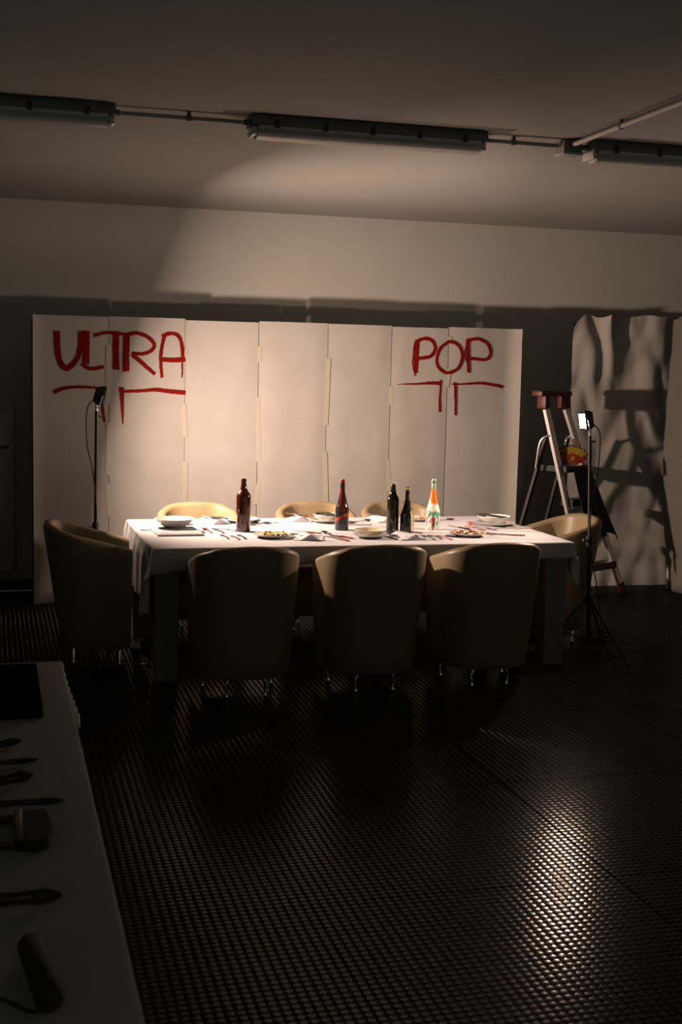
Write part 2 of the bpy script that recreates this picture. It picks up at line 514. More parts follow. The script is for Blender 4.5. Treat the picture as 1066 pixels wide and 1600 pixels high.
def spline(pts, n=7):
    out = []
    P = [Vector(p) for p in pts]
    for i in range(len(P) - 1):
        p0, p1, p2, p3 = P[max(i - 1, 0)], P[i], P[i + 1], P[min(i + 2, len(P) - 1)]
        for k in range(n):
            t = k / n
            out.append(.5 * ((2 * p1) + (p2 - p0) * t + (2 * p0 - 5 * p1 + 4 * p2 - p3) * t * t + (3 * p1 - p0 - 3 * p2 + p3) * t ** 3))
    out.append(P[-1])
    return out
STROKES=[('U', [(0.434, 1.939, 0.0432), (0.44, 1.799, 0.0415), (0.459, 1.722, 0.0397), (0.497, 1.682, 0.0379), (0.545, 1.714, 0.0362), (0.579, 1.764, 0.0344), (0.596, 1.852, 0.0326), (0.596, 1.941, 0.0309)]), ('L', [(0.637, 1.952, 0.0473), (0.637, 1.833, 0.0473), (0.635, 1.721, 0.0473)]), ('L', [(0.609, 1.718, 0.0309), (0.646, 1.692, 0.0281), (0.685, 1.686, 0.0254), (0.763, 1.701, 0.0226)]), ('T', [(0.693, 1.921, 0.0226), (0.762, 1.939, 0.0226), (0.83, 1.944, 0.0226), (0.928, 1.931, 0.0226)]), ('T', [(0.845, 1.954, 0.0473), (0.844, 1.819, 0.0473), (0.847, 1.68, 0.0473)]), ('R', [(0.92, 1.934, 0.0473), (0.917, 1.801, 0.0473), (0.917, 1.671, 0.0473)]), ('R', [(0.928, 1.934, 0.0278), (0.992, 1.946, 0.0278), (1.066, 1.923, 0.0278), (1.116, 1.875, 0.0278), (1.104, 1.831, 0.0278), (1.047, 1.802, 0.0278), (0.95, 1.8, 0.0278)]), ('R', [(0.96, 1.793, 0.0329), (1.047, 1.721, 0.0298), (1.124, 1.656, 0.0268)]), ('A', [(1.193, 1.939, 0.0288), (1.171, 1.837, 0.0268), (1.166, 1.748, 0.0247), (1.175, 1.637, 0.0226)]), ('A', [(1.175, 1.928, 0.0278), (1.23, 1.95, 0.0278), (1.285, 1.941, 0.0278), (1.315, 1.891, 0.0278), (1.326, 1.811, 0.0278), (1.329, 1.752, 0.0278)]), ('A', [(1.324, 1.762, 0.0144), (1.323, 1.637, 0.0093)]), ('A', [(1.161, 1.763, 0.035), (1.256, 1.76, 0.035), (1.341, 1.767, 0.035)]), ('bracket', [(0.415, 1.517, 0.0268), (0.492, 1.545, 0.0237), (0.578, 1.554, 0.0206), (0.666, 1.553, 0.0175), (0.724, 1.547, 0.0144)]), ('bracket', [(0.753, 1.542, 0.0247), (0.751, 1.443, 0.0213), (0.758, 1.364, 0.0178), (0.77, 1.303, 0.0144)]), ('bracket', [(0.886, 1.554, 0.0412), (0.89, 1.445, 0.0257), (0.896, 1.302, 0.0103)]), ('bracket', [(0.875, 1.527, 0.0226), (1.028, 1.535, 0.0257), (1.128, 1.544, 0.0288), (1.228, 1.535, 0.0319), (1.343, 1.526, 0.035)]), ('P', [(3.118, 1.952, 0.0401), (3.113, 1.822, 0.0351), (3.112, 1.7, 0.0301)]), ('P', [(3.096, 1.933, 0.0113), (3.086, 1.783, 0.0113), (3.107, 1.689, 0.0113)]), ('P', [(3.105, 1.942, 0.0276), (3.176, 1.968, 0.0276), (3.238, 1.952, 0.0276), (3.264, 1.896, 0.0276), (3.23, 1.837, 0.0276), (3.133, 1.814, 0.0276)]), ('O', [(3.381, 1.951, 0.0251), (3.31, 1.903, 0.0251), (3.278, 1.813, 0.0251), (3.299, 1.749, 0.0251), (3.369, 1.712, 0.0251), (3.45, 1.746, 0.0251), (3.486, 1.831, 0.0251), (3.462, 1.913, 0.0251), (3.402, 1.949, 0.0251), (3.361, 1.945, 0.0251)]), ('P', [(3.525, 1.976, 0.0326), (3.532, 1.845, 0.0288), (3.544, 1.713, 0.0251)]), ('P', [(3.515, 1.941, 0.01), (3.507, 1.844, 0.01), (3.531, 1.787, 0.01)]), ('P', [(3.522, 1.96, 0.0238), (3.608, 1.978, 0.0238), (3.685, 1.945, 0.0238), (3.717, 1.881, 0.0238), (3.68, 1.822, 0.0238), (3.544, 1.827, 0.0238)]), ('bracket', [(2.974, 1.617, 0.0063), (3.126, 1.623, 0.015), (3.221, 1.63, 0.0238), (3.316, 1.631, 0.0326)]), ('bracket', [(3.32, 1.647, 0.015), (3.313, 1.518, 0.0194), (3.319, 1.412, 0.0238)]), ('bracket', [(3.434, 1.639, 0.0213), (3.442, 1.507, 0.0194), (3.446, 1.382, 0.0175)]), ('bracket', [(3.406, 1.625, 0.0125), (3.523, 1.63, 0.0167), (3.662, 1.638, 0.0209), (3.827, 1.612, 0.0251)])]
rs_ = random.Random(11)
# strokes of one character are joined into one painted letter
letters, prev = [], None
for nm, pts in STROKES:
    if nm != prev or nm == 'bracket':
        letters.append((nm, []))
    letters[-1][1].append(pts)
    prev = nm
# the two letters P stand apart (an O between them), so each group is one letter
for nm, strokes in letters:
    bm = BM()
    for si, pts in enumerate(strokes):
        c = spline(pts)
        # fine resample so the brush edge can be ragged
        left, right = [], []
        for k, p in enumerate(c):
            a, b = c[max(k - 1, 0)], c[min(k + 1, len(c) - 1)]
            t = Vector((b.x - a.x, b.y - a.y))
            t.normalize()
            nrm = Vector((-t.y, t.x))
            wv = p.z * .5
            j1, j2 = rs_.uniform(-.0018, .0018), rs_.uniform(-.0018, .0018)
            ext = 0
            if k in (0, len(c) - 1): ext = rs_.uniform(-.004, .006) * (-1 if k == 0 else 1)
            left.append((p.x + nrm.x * (wv + j1) + t.x * ext, p.y + nrm.y * (wv + j1) + t.y * ext))
            ext2 = ext + (rs_.uniform(-.008, .008) if k in (0, len(c) - 1) else 0)
            right.append((p.x - nrm.x * (wv + j2) + t.x * ext2, p.y - nrm.y * (wv + j2) + t.y * ext2))
        def V(x, z, s): return bm.verts.new((x, paper_dy(x, z) - .0030 - .0003 * si + s, z))
        rows = []
        for a, b in zip(left, right):
            m_ = ((a[0] + b[0]) / 2, (a[1] + b[1]) / 2)
            rows.append([[V(*a, s), V(*m_, s - .0004), V(*b, s)] for s in (0, .0008)])
        for k in range(len(rows) - 1):
            for s in (0, 1):
                for m_ in (0, 1):
                    bm.faces.new((rows[k][s][m_], rows[k][s][m_ + 1], rows[k + 1][s][m_ + 1], rows[k + 1][s][m_]))
            for m_ in (0, 2):
                bm.faces.new((rows[k][0][m_], rows[k + 1][0][m_], rows[k + 1][1][m_], rows[k][1][m_]))
    o = obj('painted_bracket_stroke' if nm == 'bracket' else 'painted_letter', bm, 'red', back)
    if nm != 'bracket': o['label'] = 'letter %s brushed in red paint' % nm

# crumpled paper hangings at the right
def hanging(name, label, p0, p1, ztop, seed, amp, extra=None, nx=44, nz=64, m='paper'):
    """sheet hung between plan points p0 and p1"""
    t = thing(name, label, 'paper sheet', (p0[0], p0[1], 0))
    d = Vector((p1[0] - p0[0], p1[1] - p0[1], 0))
    nrm = Vector((d.y, -d.x, 0)).normalized()
    bm = BM()
    g = []
    for s in (0, .0015):
        rows = []
        for q in range(nz + 1):
            row = []
            for p in range(nx + 1):
                u, v = p / nx, q / nz
                zt = ztop(u)
                z = .001 + (zt - .001) * v
                off = amp(u, v) * (abs(noise.noise(Vector((u * 4 + seed, v * 5, seed)))) * 2 - .6 + .5 * noise.noise(Vector((u * 9, v * 11 + seed, 2.2))))
                if extra: off += extra(u, v)
                row.append(bm.verts.new(d * u + nrm * (off - s) + Vector((0, 0, z))))
            rows.append(row)
        g.append(rows)
    for s in (0, 1):
        for q in range(nz):
            for p in range(nx):
                bm.faces.new((g[s][q][p], g[s][q][p + 1], g[s][q + 1][p + 1], g[s][q + 1][p]))
    for q in range(nz):
        for p in (0, nx): bm.faces.new((g[0][q][p], g[0][q + 1][p], g[1][q + 1][p], g[1][q][p]))
    for p in range(nx):
        for q in (0, nz): bm.faces.new((g[0][q][p], g[0][q][p + 1], g[1][q][p + 1], g[1][q][p]))
    obj('sheet', bm, m, t, angle=60)
    return t, d
def rim1(u): return 2.10 + .10 * min(1, u / .12) + .025 * math.sin(u * 21) * (1 if u < .5 else .3)
def fold1(u, v):
    f = .03 * max(0, math.sin((u * 3.1 + .2) * math.pi)) * v
    k = u - (.30 + .16 * (1 - v))
    if v > .6: f += .08 * math.exp(-(k / .05) ** 2) * (v - .6) / .4
    if v < .3: f += .006 * math.sin(v * 60)
    return f
hs, hd = hanging('crumpled_paper_sheet', 'crumpled white paper sheet hanging behind the ladder', (4.46, 9.30), (5.40, 9.26), rim1, 4.3, lambda u, v: .018 + .07 * max(0, v - .55) * (1 - .5 * u), fold1)
for x in (.1, .74):
    obj('support_post', box(BM(), x - .015, x + .015, .10, .13, 0, 2.1, .003), 'black', hs)
obj('support_rail', box(BM(), .06, .80, .10, .13, 2.10, 2.13, .003), 'black', hs)
def rim2(u): return 2.17 + .03 * math.sin(u * 5)
hs2, hd2 = hanging('paper_sheet', 'smooth white paper sheet hanging at the right edge of the photo', (5.24, 9.10), (5.50, 7.6), rim2, 8.8, lambda u, v: .012, lambda u, v: .05 * math.exp(-(u / .08) ** 2) * math.sin(v * 3) - .06 * math.exp(-(u / .06) ** 2) * (1 - v) ** 3, m='paper_shaded')
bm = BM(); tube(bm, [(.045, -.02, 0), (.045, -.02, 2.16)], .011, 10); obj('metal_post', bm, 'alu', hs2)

# grey wall cabinet at the left edge
t = thing('wall_cabinet', 'flat grey metal cabinet on the wall left of the backdrop', 'cabinet', (-.25, WALL_Y, .15))
obj('body', box(BM(), -.395, .395, -.05, -.0005, 0, 1.22, .004), 'cabinet', t)
obj('door', box(BM(), -.385, .385, -.062, -.0505, .01, 1.21, .003), 'cabinet', t)
obj('handle_slot', box(BM(), .21, .355, -.068, -.0625, .930, .952, .002), 'blackp', t)

# ------------------------------------------------------------------ dining table
TX0, TX1, TY0, TY1, TZ = .815, 3.285, 6.745, 8.045, .735
tab = thing('dining_table', 'long table with square grey legs under the white cloth', 'table', ((TX0 + TX1) / 2, (TY0 + TY1) / 2, 0))
hx, hy = (TX1 - TX0) / 2, (TY1 - TY0) / 2
obj('tabletop', box(BM(), -hx, hx, -hy, hy, .705, TZ, .004), 'grey', tab, smooth=False)
for sx in (-1, 1):
    for sy in (-1, 1):
        bm = BM()
        cx, cy = sx * (hx - .085), sy * (hy - .085)
        a, b = .062, .070
        lo = [bm.verts.new((cx + i * a, cy + j * a, 0)) for i, j in ((-1, -1), (1, -1), (1, 1), (-1, 1))]
        hi = [bm.verts.new((cx + i * b, cy + j * b, .7045)) for i, j in ((-1, -1), (1, -1), (1, 1), (-1, 1))]
        bm.faces.new(lo[::-1]); bm.faces.new(hi)
        for k in range(4): bm.faces.new((lo[k], lo[(k + 1) % 4], hi[(k + 1) % 4], hi[k]))
        bmesh.ops.bevel(bm, geom=list(bm.edges), offset=.004, segments=1, affect='EDGES')
        obj('leg', bm, 'grey', tab, smooth=False)
for s in (-1, 1):
    obj('apron', box(BM(), -hx + .16, hx - .16, s * (hy - .06) - .012, s * (hy - .06) + .012, .655, .7045), 'grey', tab, smooth=False)

def drape(name, x0, x1, y0, y1, z, ovl, ovr, ovn, ovf, m, label, fold=1.0, step=.03, ovfun=None, seed=0):
    """cloth lying on a top and hanging over its edges by the given overhangs"""
    def axis(a, b, oa, ob):
        out = []
        n = max(2, int(oa / .02)); out += [a - oa + oa * k / n for k in range(n)]
        n = int((b - a) / step); out += [a + (b - a) * k / n for k in range(n + 1)]
        n = max(2, int(ob / .02)); out += [b + ob * (k + 1) / n for k in range(n)]
        out += [a - .013, a - .009, a - .005, a + .004, b - .004, b + .005, b + .009, b + .013]
        return sorted(out)
    xs, ys = axis(x0, x1, ovl, ovr), axis(y0, y1, ovn, ovf)
    cx, cy = (x0 + x1) / 2, (y0 + y1) / 2
    bm = BM()
    grid = []
    for Yv in ys:
        row = []
        for Xv in xs:
            ex = max(x0 - Xv, 0) - max(Xv - x1, 0)
            ey = max(y0 - Yv, 0) - max(Yv - y1, 0)
            kx = ky = 1
            if ovfun: kx, ky = ovfun(Xv, Yv)
            ax, ay = abs(ex) * kx, abs(ey) * ky
            px, py = min(max(Xv, x0), x1), min(max(Yv, y0), y1)
            e = math.hypot(ax, ay)
            if e > 0:
                dx, dy = -math.copysign(ax / e, ex) if ax else 0, -math.copysign(ay / e, ey) if ay else 0
                corner = min(ax, ay) / max(ax, ay)
                wob = fold * (.014 * math.sin(px * 17 + py * 23 + seed) + .010 * math.sin(px * 41 - py * 37 + seed)) * min(1, e / .1)
                flare = .006 * min(1, e / .012) + e * (.022 + .40 * corner) + wob * min(1, e / .05) * .8
                flare = max(flare, .005 * min(1, e / .012))
                drop = max(0, e - .006) * (1 - .10 * corner)
                if e < .012: drop = e * e / .024
                v = Vector((px + dx * flare, py + dy * flare, z + .0025 - drop))
            else:
                edge = min(px - x0, x1 - px, py - y0, y1 - py)
                lift = .0016 * (noise.noise(Vector((px * 5, py * 5, seed))) + .5 * noise.noise(Vector((px * 14, py * 9, seed + 3)))) * min(1, edge / .05)
                # ironing creases along the cloth
                lift += .0012 * math.exp(-((py - cy) / .012) ** 2) + .0010 * math.exp(-((py - cy - .32) / .010) ** 2)
                v = Vector((px, py, z + .0035 + max(lift, -.0015)))
            row.append(bm.verts.new(v - Vector((cx, cy, 0))))
        grid.append(row)
    for j in range(len(ys) - 1):
        for i in range(len(xs) - 1):
            bm.faces.new((grid[j][i], grid[j][i + 1], grid[j + 1][i + 1], grid[j + 1][i]))
    o = obj(name, bm, m, angle=80, loc=(cx, cy, 0))
    md = o.modifiers.new('thickness', 'SOLIDIFY')
    md.thickness = .0012
    md.offset = 1
    return tag(o, label, 'tablecloth')
def ov_main(x, y):
    ky = 1.0 if y < 7.4 else 1.0
    kx = 1.0
    if x > 3.2: kx = .45 + .55 * max(0, 1 - (y - TY0) / .25)
    if y < TY0: ky = 1.15 - .35 * min(1, max(0, (x - TX0) / .5))
    return kx, ky
drape('tablecloth', TX0, TX1, TY0, TY1, TZ, .36, .21, .125, .045, 'cloth', 'creased white cloth over the long lit table', 1.0, .025, ov_main, 1.7)
CZ = TZ + .0062   # top of the cloth

# ------------------------------------------------------------------ tub chairs
def chair_shell(bm):
    # plan path of the outer face, from the right arm tip around the back to the left arm tip
    def plan(u, v):
        """u 0..1 along the path, v 0 bottom .. 1 top"""
        hw = .257 + .022 * v
        yb = -.165 - .105 * v
        yf = .225 + .01 * v
        r = .205
        segs = []
        Ls, La, Lb = (yf - (yb + r)), math.pi / 2 * r, 2 * (hw - r)
        tot = 2 * Ls + 2 * La + Lb
        s = u * tot
        if s < Ls: return Vector((hw, yf - s)), Vector((1, 0))
        s -= Ls
        if s < La:
            a = s / r
            n = Vector((math.cos(a), -math.sin(a)))
            return Vector((hw - r, yb + r)) + n * r, n
        s -= La
        if s < Lb: return Vector((hw - r - s, yb)), Vector((0, -1))
        s -= Lb
        if s < La:
            a = s / r
            n = Vector((-math.sin(a), -math.cos(a)))
            return Vector((-hw + r, yb + r)) + n * r, n
        s -= La
        return Vector((-hw, yb + r + s)), Vector((-1, 0))
    N = 52
    rings = []
    for i in range(N + 1):
        u = i / N
        ptop, _ = plan(u, 1)
        zr = .675 + .118 * min(1, max(0, (.235 - ptop.y) / .46)) ** .95 + .022 * max(0, 1 - (ptop.x / .24) ** 2) * (1 if ptop.y < 0 else 0)
        th = .062
        ring = []
        zs = [.10, .112, .2, .35, .5, .62, zr - .030]
        for k, z in enumerate(zs):
            v = (z - .1) / (zr - .1)
            p, n = plan(u, v)
            ins = .012 if k == 0 else 0
            ring.append((p - n * ins, z))
        for a in (25, 55, 90, 125, 155):
            v = (zr - .03 - .1) / (zr - .1)
            p, n = plan(u, v)
            c = th / 2
            ring.append((p - n * (c - c * math.cos(math.radians(a))), zr - .03 + .03 * math.sin(math.radians(a))))
        for z in (zr - .03, .60 if zr > .66 else .58, .45, .36):
            v = (z - .1) / (zr - .1)
            p, n = plan(u, v)
            ring.append((p - n * th, z))
        rings.append([bm.verts.new((p.x, p.y, z)) for p, z in ring])
    m = len(rings[0])
    for i in range(N):
        for k in range(m):
            bm.faces.new((rings[i][k], rings[i][(k + 1) % m], rings[i + 1][(k + 1) % m], rings[i + 1][k]))
    bm.faces.new(rings[0][::-1])
    bm.faces.new(rings[-1])
    return bm
def make_chair():
    t = thing('tub_chair', 'x', 'chair')
    obj('shell', chair_shell(BM()), 'leather', t, angle=50)
    obj('seat_base', box(BM(), -.192, .192, -.10, .222, .10, .355, .012), 'leather2', t)
    obj('seat_cushion', box(BM(), -.191, .191, -.11, .235, .3555, .435, .022), 'leather', t)
    for x, y, fx in ((.10, -.09, 1), (-.10, -.09, -1), (.185, .17, 1), (-.185, .17, -1)):
        bm = BM()
        tube(bm, [(x - fx * .012, y, .0995), (x + fx * .006, y - .004, .06), (x + fx * .004, y - .004, .012), (x + fx * .004, y - .004, .0)], [.013, .011, .010, .013], 10)
        obj('leg', bm, 'chrome', t)
    return t
chair0 = make_chair()
CH = [
    (1.268, 6.478, 0, 'cream tub chair on the near side, beside the left end of the table'),
    (1.972, 6.474, .0, 'cream tub chair in the middle of the near side of the table'),
    (2.640, 6.482, .02, 'cream tub chair on the near side, closest to the glowing lamp'),
    (1.300, 8.15, math.pi, 'cream tub chair on the far side, behind the brown bottle'),
    (2.095, 8.15, math.pi - .03, 'cream tub chair in the middle of the far side of the table'),
    (2.700, 8.15, math.pi + .02, 'cream tub chair on the far side, behind the olive and black bottles'),
    (.535, 7.42, -math.pi / 2 - .06, 'cream tub chair at the left end, in front of the dark lamp stand'),
    (3.510, 7.46, math.pi / 2 + .06, 'cream tub chair at the right end, behind the glowing lamp stand'),
]
for i, (x, y, rz, lab) in enumerate(CH):
    c = chair0 if i == 0 else copy_tree(chair0)
    c.location = (x, y, 0)
    c.rotation_euler = (0, 0, rz)
    tag(c, lab, 'chair', 'tub chairs around the table')

# ------------------------------------------------------------------ lamp stands
def lamp_stand(loc, top, head_dir, feet, label, emat, lean=(0, 0), watts=50, spread=150, low=1, bulge=.0135):
    """loc base; top = height of pole end; head_dir = direction the panel faces; feet = foot angles (deg)"""
    t = thing('work_lamp_stand', label, 'lamp stand', loc)
    lx, ly = lean
    def P(z): return Vector((lx * z / top, ly * z / top, z))
    bm = BM(); tube(bm, [P(.085), P(.72)], .0135, 12); obj('lower_pole', bm, 'black', t)
    bm = BM(); tube(bm, [P(.7205), P(top)], .0100, 12); obj('upper_pole', bm, 'black', t)
    bm = BM(); tube(bm, [P(.69), P(.745)], .0195, 12); c = obj('collar', bm, 'blackp', t)
    q = P(.72)
    bm = BM(); tube(bm, [q + Vector((-.019, 0, 0)), q + Vector((-.042, 0, 0))], [.006, .010], 8); obj('clamp_knob', bm, 'chrome', c)
    hub = P(.345); low = P(.10)
    bm = BM(); tube(bm, [hub - Vector((0, 0, .022)), hub + Vector((0, 0, .022))], .023, 12); obj('tripod_hub', bm, 'blackp', t)
    bm = BM(); tube(bm, [low - Vector((0, 0, .018)), low + Vector((0, 0, .018))], .021, 12); obj('brace_hub', bm, 'blackp', t)
    for a, L in feet:
        d = Vector((math.cos(math.radians(a)), math.sin(math.radians(a)), 0))
        foot = Vector((0, 0, .010)) + d * L
        top_ = hub + d * .022
        bm = BM(); tube(bm, [top_, foot], .0082, 8); lg = obj('tripod_leg', bm, 'black', t)
        mid = top_.lerp(foot, .55)
        bm = BM(); tube(bm, [low + d * .02, mid], .0055, 6); obj('brace', bm, 'black', lg)
        bm = BM(); tube(bm, [foot + Vector((0, 0, .001)) - d * .012, foot + Vector((0, 0, .0)) + d * .012], .0098, 8); obj('rubber_foot', bm, 'blackp', lg)
    e = P(top)
    bm = BM(); tube(bm, [e, e + Vector((0, 0, .035))], .0085, 10); obj('chrome_spigot', bm, 'chrome', t)
    bm = BM(); tube(bm, [e + Vector((.012, 0, -.03)), e + Vector((.035, 0, -.036))], [.006, .009], 8); obj('wing_knob', bm, 'chrome', t)
    # head: frame with x = side, y = up, z = facing
    n = Vector(head_dir).normalized()
    side = Vector((0, 0, 1)).cross(n).normalized()
    upv = n.cross(side)
    hc = e + Vector((0, 0, .035)) + upv * .062 + n * .012
    mtx = Matrix((side, upv, n)).transposed().to_4x4()
    mtx.translation = hc
    bm = BM()
    box(bm, -.056, .056, -.055, .055, -.022, .010, .006)
    box(bm, -.060, .060, .049, .060, -.004, .016, .002)
    box(bm, -.060, .060, -.060, -.049, -.004, .016, .002)
    box(bm, -.060, -.050, -.049, .049, -.004, .016, .002)
    box(bm, .050, .060, -.049, .049, -.004, .016, .002)
    for k in range(7):
        xx = -.045 + .015 * k
        box(bm, xx - .002, xx + .002, -.046, .046, -.034, -.022)
    bmesh.ops.transform(bm, matrix=mtx, verts=bm.verts)
    hd = obj('lamp_head', bm, 'black', t)
    if bulge > .02:
        # hood and visor added to block stray light; glass shows on the open side
        bm = BM(); box(bm, .012, .046, -.043, .043, .0165, bulge)
        bmesh.ops.transform(bm, matrix=mtx, verts=bm.verts)
        obj('lamp_glass', bm, emat, hd, smooth=False)
        bm = BM(); box(bm, -.05, .0115, -.05, .05, .0165, bulge + .002, .002)
        box(bm, -.05, .048, -.05, -.0435, .0165, bulge + .002); box(bm, -.05, .048, .0435, .05, .0165, bulge + .002)
        box(bm, -.05, .0475, -.05, .05, bulge + .0005, bulge + .003)
        box(bm, .0475, .125, .0435, .047, .0165, bulge + .002)
        bmesh.ops.transform(bm, matrix=mtx, verts=bm.verts)
        obj('light_block_hood', bm, 'black', hd, smooth=False)
    else:
        bm = BM(); box(bm, -.046, .046, -.045, .045, .0102, bulge, .002)
        bmesh.ops.transform(bm, matrix=mtx, verts=bm.verts)
        obj('lamp_glass', bm, emat, hd, smooth=False)
    ad = bpy.data.lights.new('flood_beam', 'AREA')
    ad.shape = 'RECTANGLE'; ad.size = .09; ad.size_y = .088
    ad.energy = watts; ad.color = LAMP_COL[:3]; ad.spread = math.radians(spread)
    al = bpy.data.objects.new('flood_beam', ad); COL.objects.link(al)
    al.parent = t
    al.matrix_local = mtx @ Matrix.Translation((0, 0, bulge + .006)) @ Matrix.Rotation(math.pi, 4, 'X')
    bm = BM()
    tube(bm, [mtx @ Vector((-.064, 0, 0)), mtx @ Vector((-.066, -.055, -.004)), mtx @ Vector((-.04, -.078, -.006)), mtx @ Vector((.04, -.078, -.006)), mtx @ Vector((.066, -.055, -.004)), mtx @ Vector((.064, 0, 0))], .0045, 6)
    obj('yoke_bracket', bm, 'chrome', hd)
    # cable
    c0 = mtx @ Vector((0, -.03, -.034))
    back_ = -n; back_.z = 0; back_.normalize()
    pts = [c0, c0 + back_ * .04 + Vector((0, 0, -.05)), e + back_ * .062 + Vector((0, 0, -.10)), e + back_ * .055 + Vector((0, 0, -.22)), P(top - .36) + back_ * .022, P(top * .62) + back_ * .035 * low + Vector((0, -.012, 0)), P(top * .5) + back_ * .03 * low + Vector((0, -.012, 0)), P(.42) + back_ * .05, P(.12) + back_ * .09, P(.008) + back_ * .14 + Vector((0, 0, .0)), Vector((0, 0, .006)) + back_ * .42 + Vector((0, .2, 0))]
    bm = BM(); tube(bm, [Vector(p) for p in spline(pts, 6)], .0038, 6); obj('cable', bm, 'blackp', t)
    return t
lamp_stand((3.525, 6.95, 0), 1.355, (-.92, .36, -.15), ((-72, .335), (48, .34), (168, .34)), 'black tripod lamp stand with the glowing lamp at the right end of the table', 'emit_r', (-.055, 0), LAMP_RIGHT, 174, bulge=.048)
lamp_stand((.595, 7.88, 0), 1.435, (.95, .075, -.25), ((-75, .27), (45, .27), (165, .22)), 'black tripod lamp stand turned away behind the left chair', 'emit_l', (.012, 0), LAMP_LEFT, 156, low=-1)

# ------------------------------------------------------------------ step ladder
ld = thing('step_ladder', 'aluminium platform step ladder with red top tray', 'ladder', (4.25, 8.95, 0))
LO = Vector((4.25, 8.95, 0))
A0, A1 = Vector((4.40, 8.75, .03)), Vector((4.06, 8.93, 1.53))
B0, B1 = Vector((4.82, 8.98, .03)), Vector((4.285, 9.075, 1.53))
C1, C0 = Vector((4.105, 8.955, 1.24)), Vector((3.85, 9.10, .03))
D1, D0 = Vector((4.355, 9.095, 1.24)), Vector((4.17, 9.30, .03))
def LP(p, q, z):
    return p.lerp(q, (z - p.z) / (q.z - p.z))
uu = (B0 - A0).normalized()
for a, b, nm in ((A0, A1, 'front_stile'), (B0, B1, 'front_stile')):
    bm = BM(); beam(bm, a - LO, LP(a, b, 1.452) - LO, .026, .058, up=uu)
    s = obj(nm, bm, 'alu', ld, smooth=False)
    bm = BM(); d = (b - a).normalized(); beam(bm, a - LO - d * .028, a - LO + d * .05, .034, .066, up=uu); obj('rubber_foot', bm, 'redp', s, smooth=False)
for k, z in enumerate((.70, .86, .93)):
    p = LP(A0, A1, z) - LO
    bm = BM(); tube(bm, [p + Vector((-.004, -.035, 0)), p + Vector((.0, -.029, 0))], .010, 8); obj('rivet', bm, 'blackp', ld)
for a, b in ((C0, C1), (D0, D1)):
    bm = BM(); beam(bm, a - LO, b - LO, .022, .034, up=uu)
    s = obj('rear_leg', bm, 'black', ld, smooth=False)
    bm = BM(); d = (b - a).normalized(); beam(bm, a - LO - d * .028, a - LO + d * .04, .030, .042, up=uu); obj('rubber_foot', bm, 'redp', s, smooth=False)
# side arms from the stile down to the platform
for P1, Q1, s in ((LP(A0, A1, 1.255), LP(C0, C1, 1.0), -1), (LP(B0, B1, 1.255), LP(D0, D1, 1.0), 1)):
    o1 = uu * .022 * s
    m1 = P1.lerp(Q1, .4) + Vector((-.035, .0, .05))
    bm = BM(); tube(bm, [Vector(v) for v in spline([P1 - LO + o1, m1 - LO + o1, Q1 - LO + o1], 6)], .010, 8); obj('side_arm', bm, 'alu', ld)
# platform and steps
def slab(p, q, depth, thick, z, m, name):
    dirn = Vector((-uu.y, uu.x, 0))
    pts = [p, q, q + dirn * depth, p + dirn * depth]
    bm = BM()
    lo = [bm.verts.new((v.x - LO.x, v.y - LO.y, z - thick)) for v in pts]
    hi = [bm.verts.new((v.x - LO.x, v.y - LO.y, z)) for v in pts]
    bm.faces.new(lo[::-1]); bm.faces.new(hi)
    for k in range(4): bm.faces.new((lo[k], lo[(k + 1) % 4], hi[(k + 1) % 4], hi[k]))
    bmesh.ops.bevel(bm, geom=list(bm.edges), offset=.004, segments=1, affect='EDGES')
    return obj(name, bm, m, ld, smooth=False)
for z in (.26, .51, .765):
    a, b = LP(A0, A1, z), LP(B0, B1, z)
    slab(a + uu * .02 - Vector((-uu.y, uu.x, 0)) * .05, b - uu * .02 - Vector((-uu.y, uu.x, 0)) * .05, .11, .055, z, 'blackp', 'step')
a, b = LP(A0, A1, 1.02), LP(B0, B1, 1.02)
pl = slab(a + uu * .02 - Vector((-uu.y, uu.x, 0)) * .06, b + uu * .03 - Vector((-uu.y, uu.x, 0)) * .06, .25, .05, 1.02, 'blackp', 'platform')
# red top tray
bm = BM()
c = (A1 + B1) / 2 - LO
ang = math.atan2(uu.y, uu.x)
mt = Matrix.Translation(c) @ Matrix.Rotation(ang, 4, 'Z')
box(bm, -.215, .175, -.05, .05, .02, .062, .008)
box(bm, -.155, -.098, -.042, .042, -.075, .03, .006)
box(bm, .105, .168, -.042, .042, -.075, .03, .006)
bmesh.ops.transform(bm, matrix=mt, verts=bm.verts)
obj('top_tray', bm, 'redp', ld)

# comic burst sign on the ladder platform
M['yel'] = mat('yellow_card', (.34, .20, .012), .5, col2=(.30, .17, .010), scale=10)
M['redc'] = mat('red_card_print', (.22, .010, .007), .5, scale=10)
M['darkc'] = mat('dark_card_print', (.03, .02, .012), .6, scale=10)
sg = thing('burst_sign', 'yellow burst-shaped card with red letters on the ladder platform', 'sign', (4.285, 8.885, 1.022), -.28)
def burst(s, y0, y1, m, nm):
    pts = []
    n = 13
    for k in range(2 * n):
        a = 2 * math.pi * k / (2 * n) + .1
        r = 1.0 if k % 2 == 0 else .80
        pts.append((math.cos(a) * r * .138 * s, math.sin(a) * r * .082 * s))
    bm = BM()
    f = [bm.verts.new((x, y0 + z * .15, z + .084)) for x, z in pts]
    g = [bm.verts.new((x, y1 + z * .15, z + .084)) for x, z in pts]
    bm.faces.new(f); bm.faces.new(g[::-1])
    for k in range(2 * n): bm.faces.new((f[k], f[(k + 1) % (2 * n)], g[(k + 1) % (2 * n)], g[k]))
    return obj(nm, bm, m, sg, smooth=False)
burst(1.0, 0, .004, 'darkc', 'card')
burst(.88, -.0022, -.0004, 'yel', 'card_print')
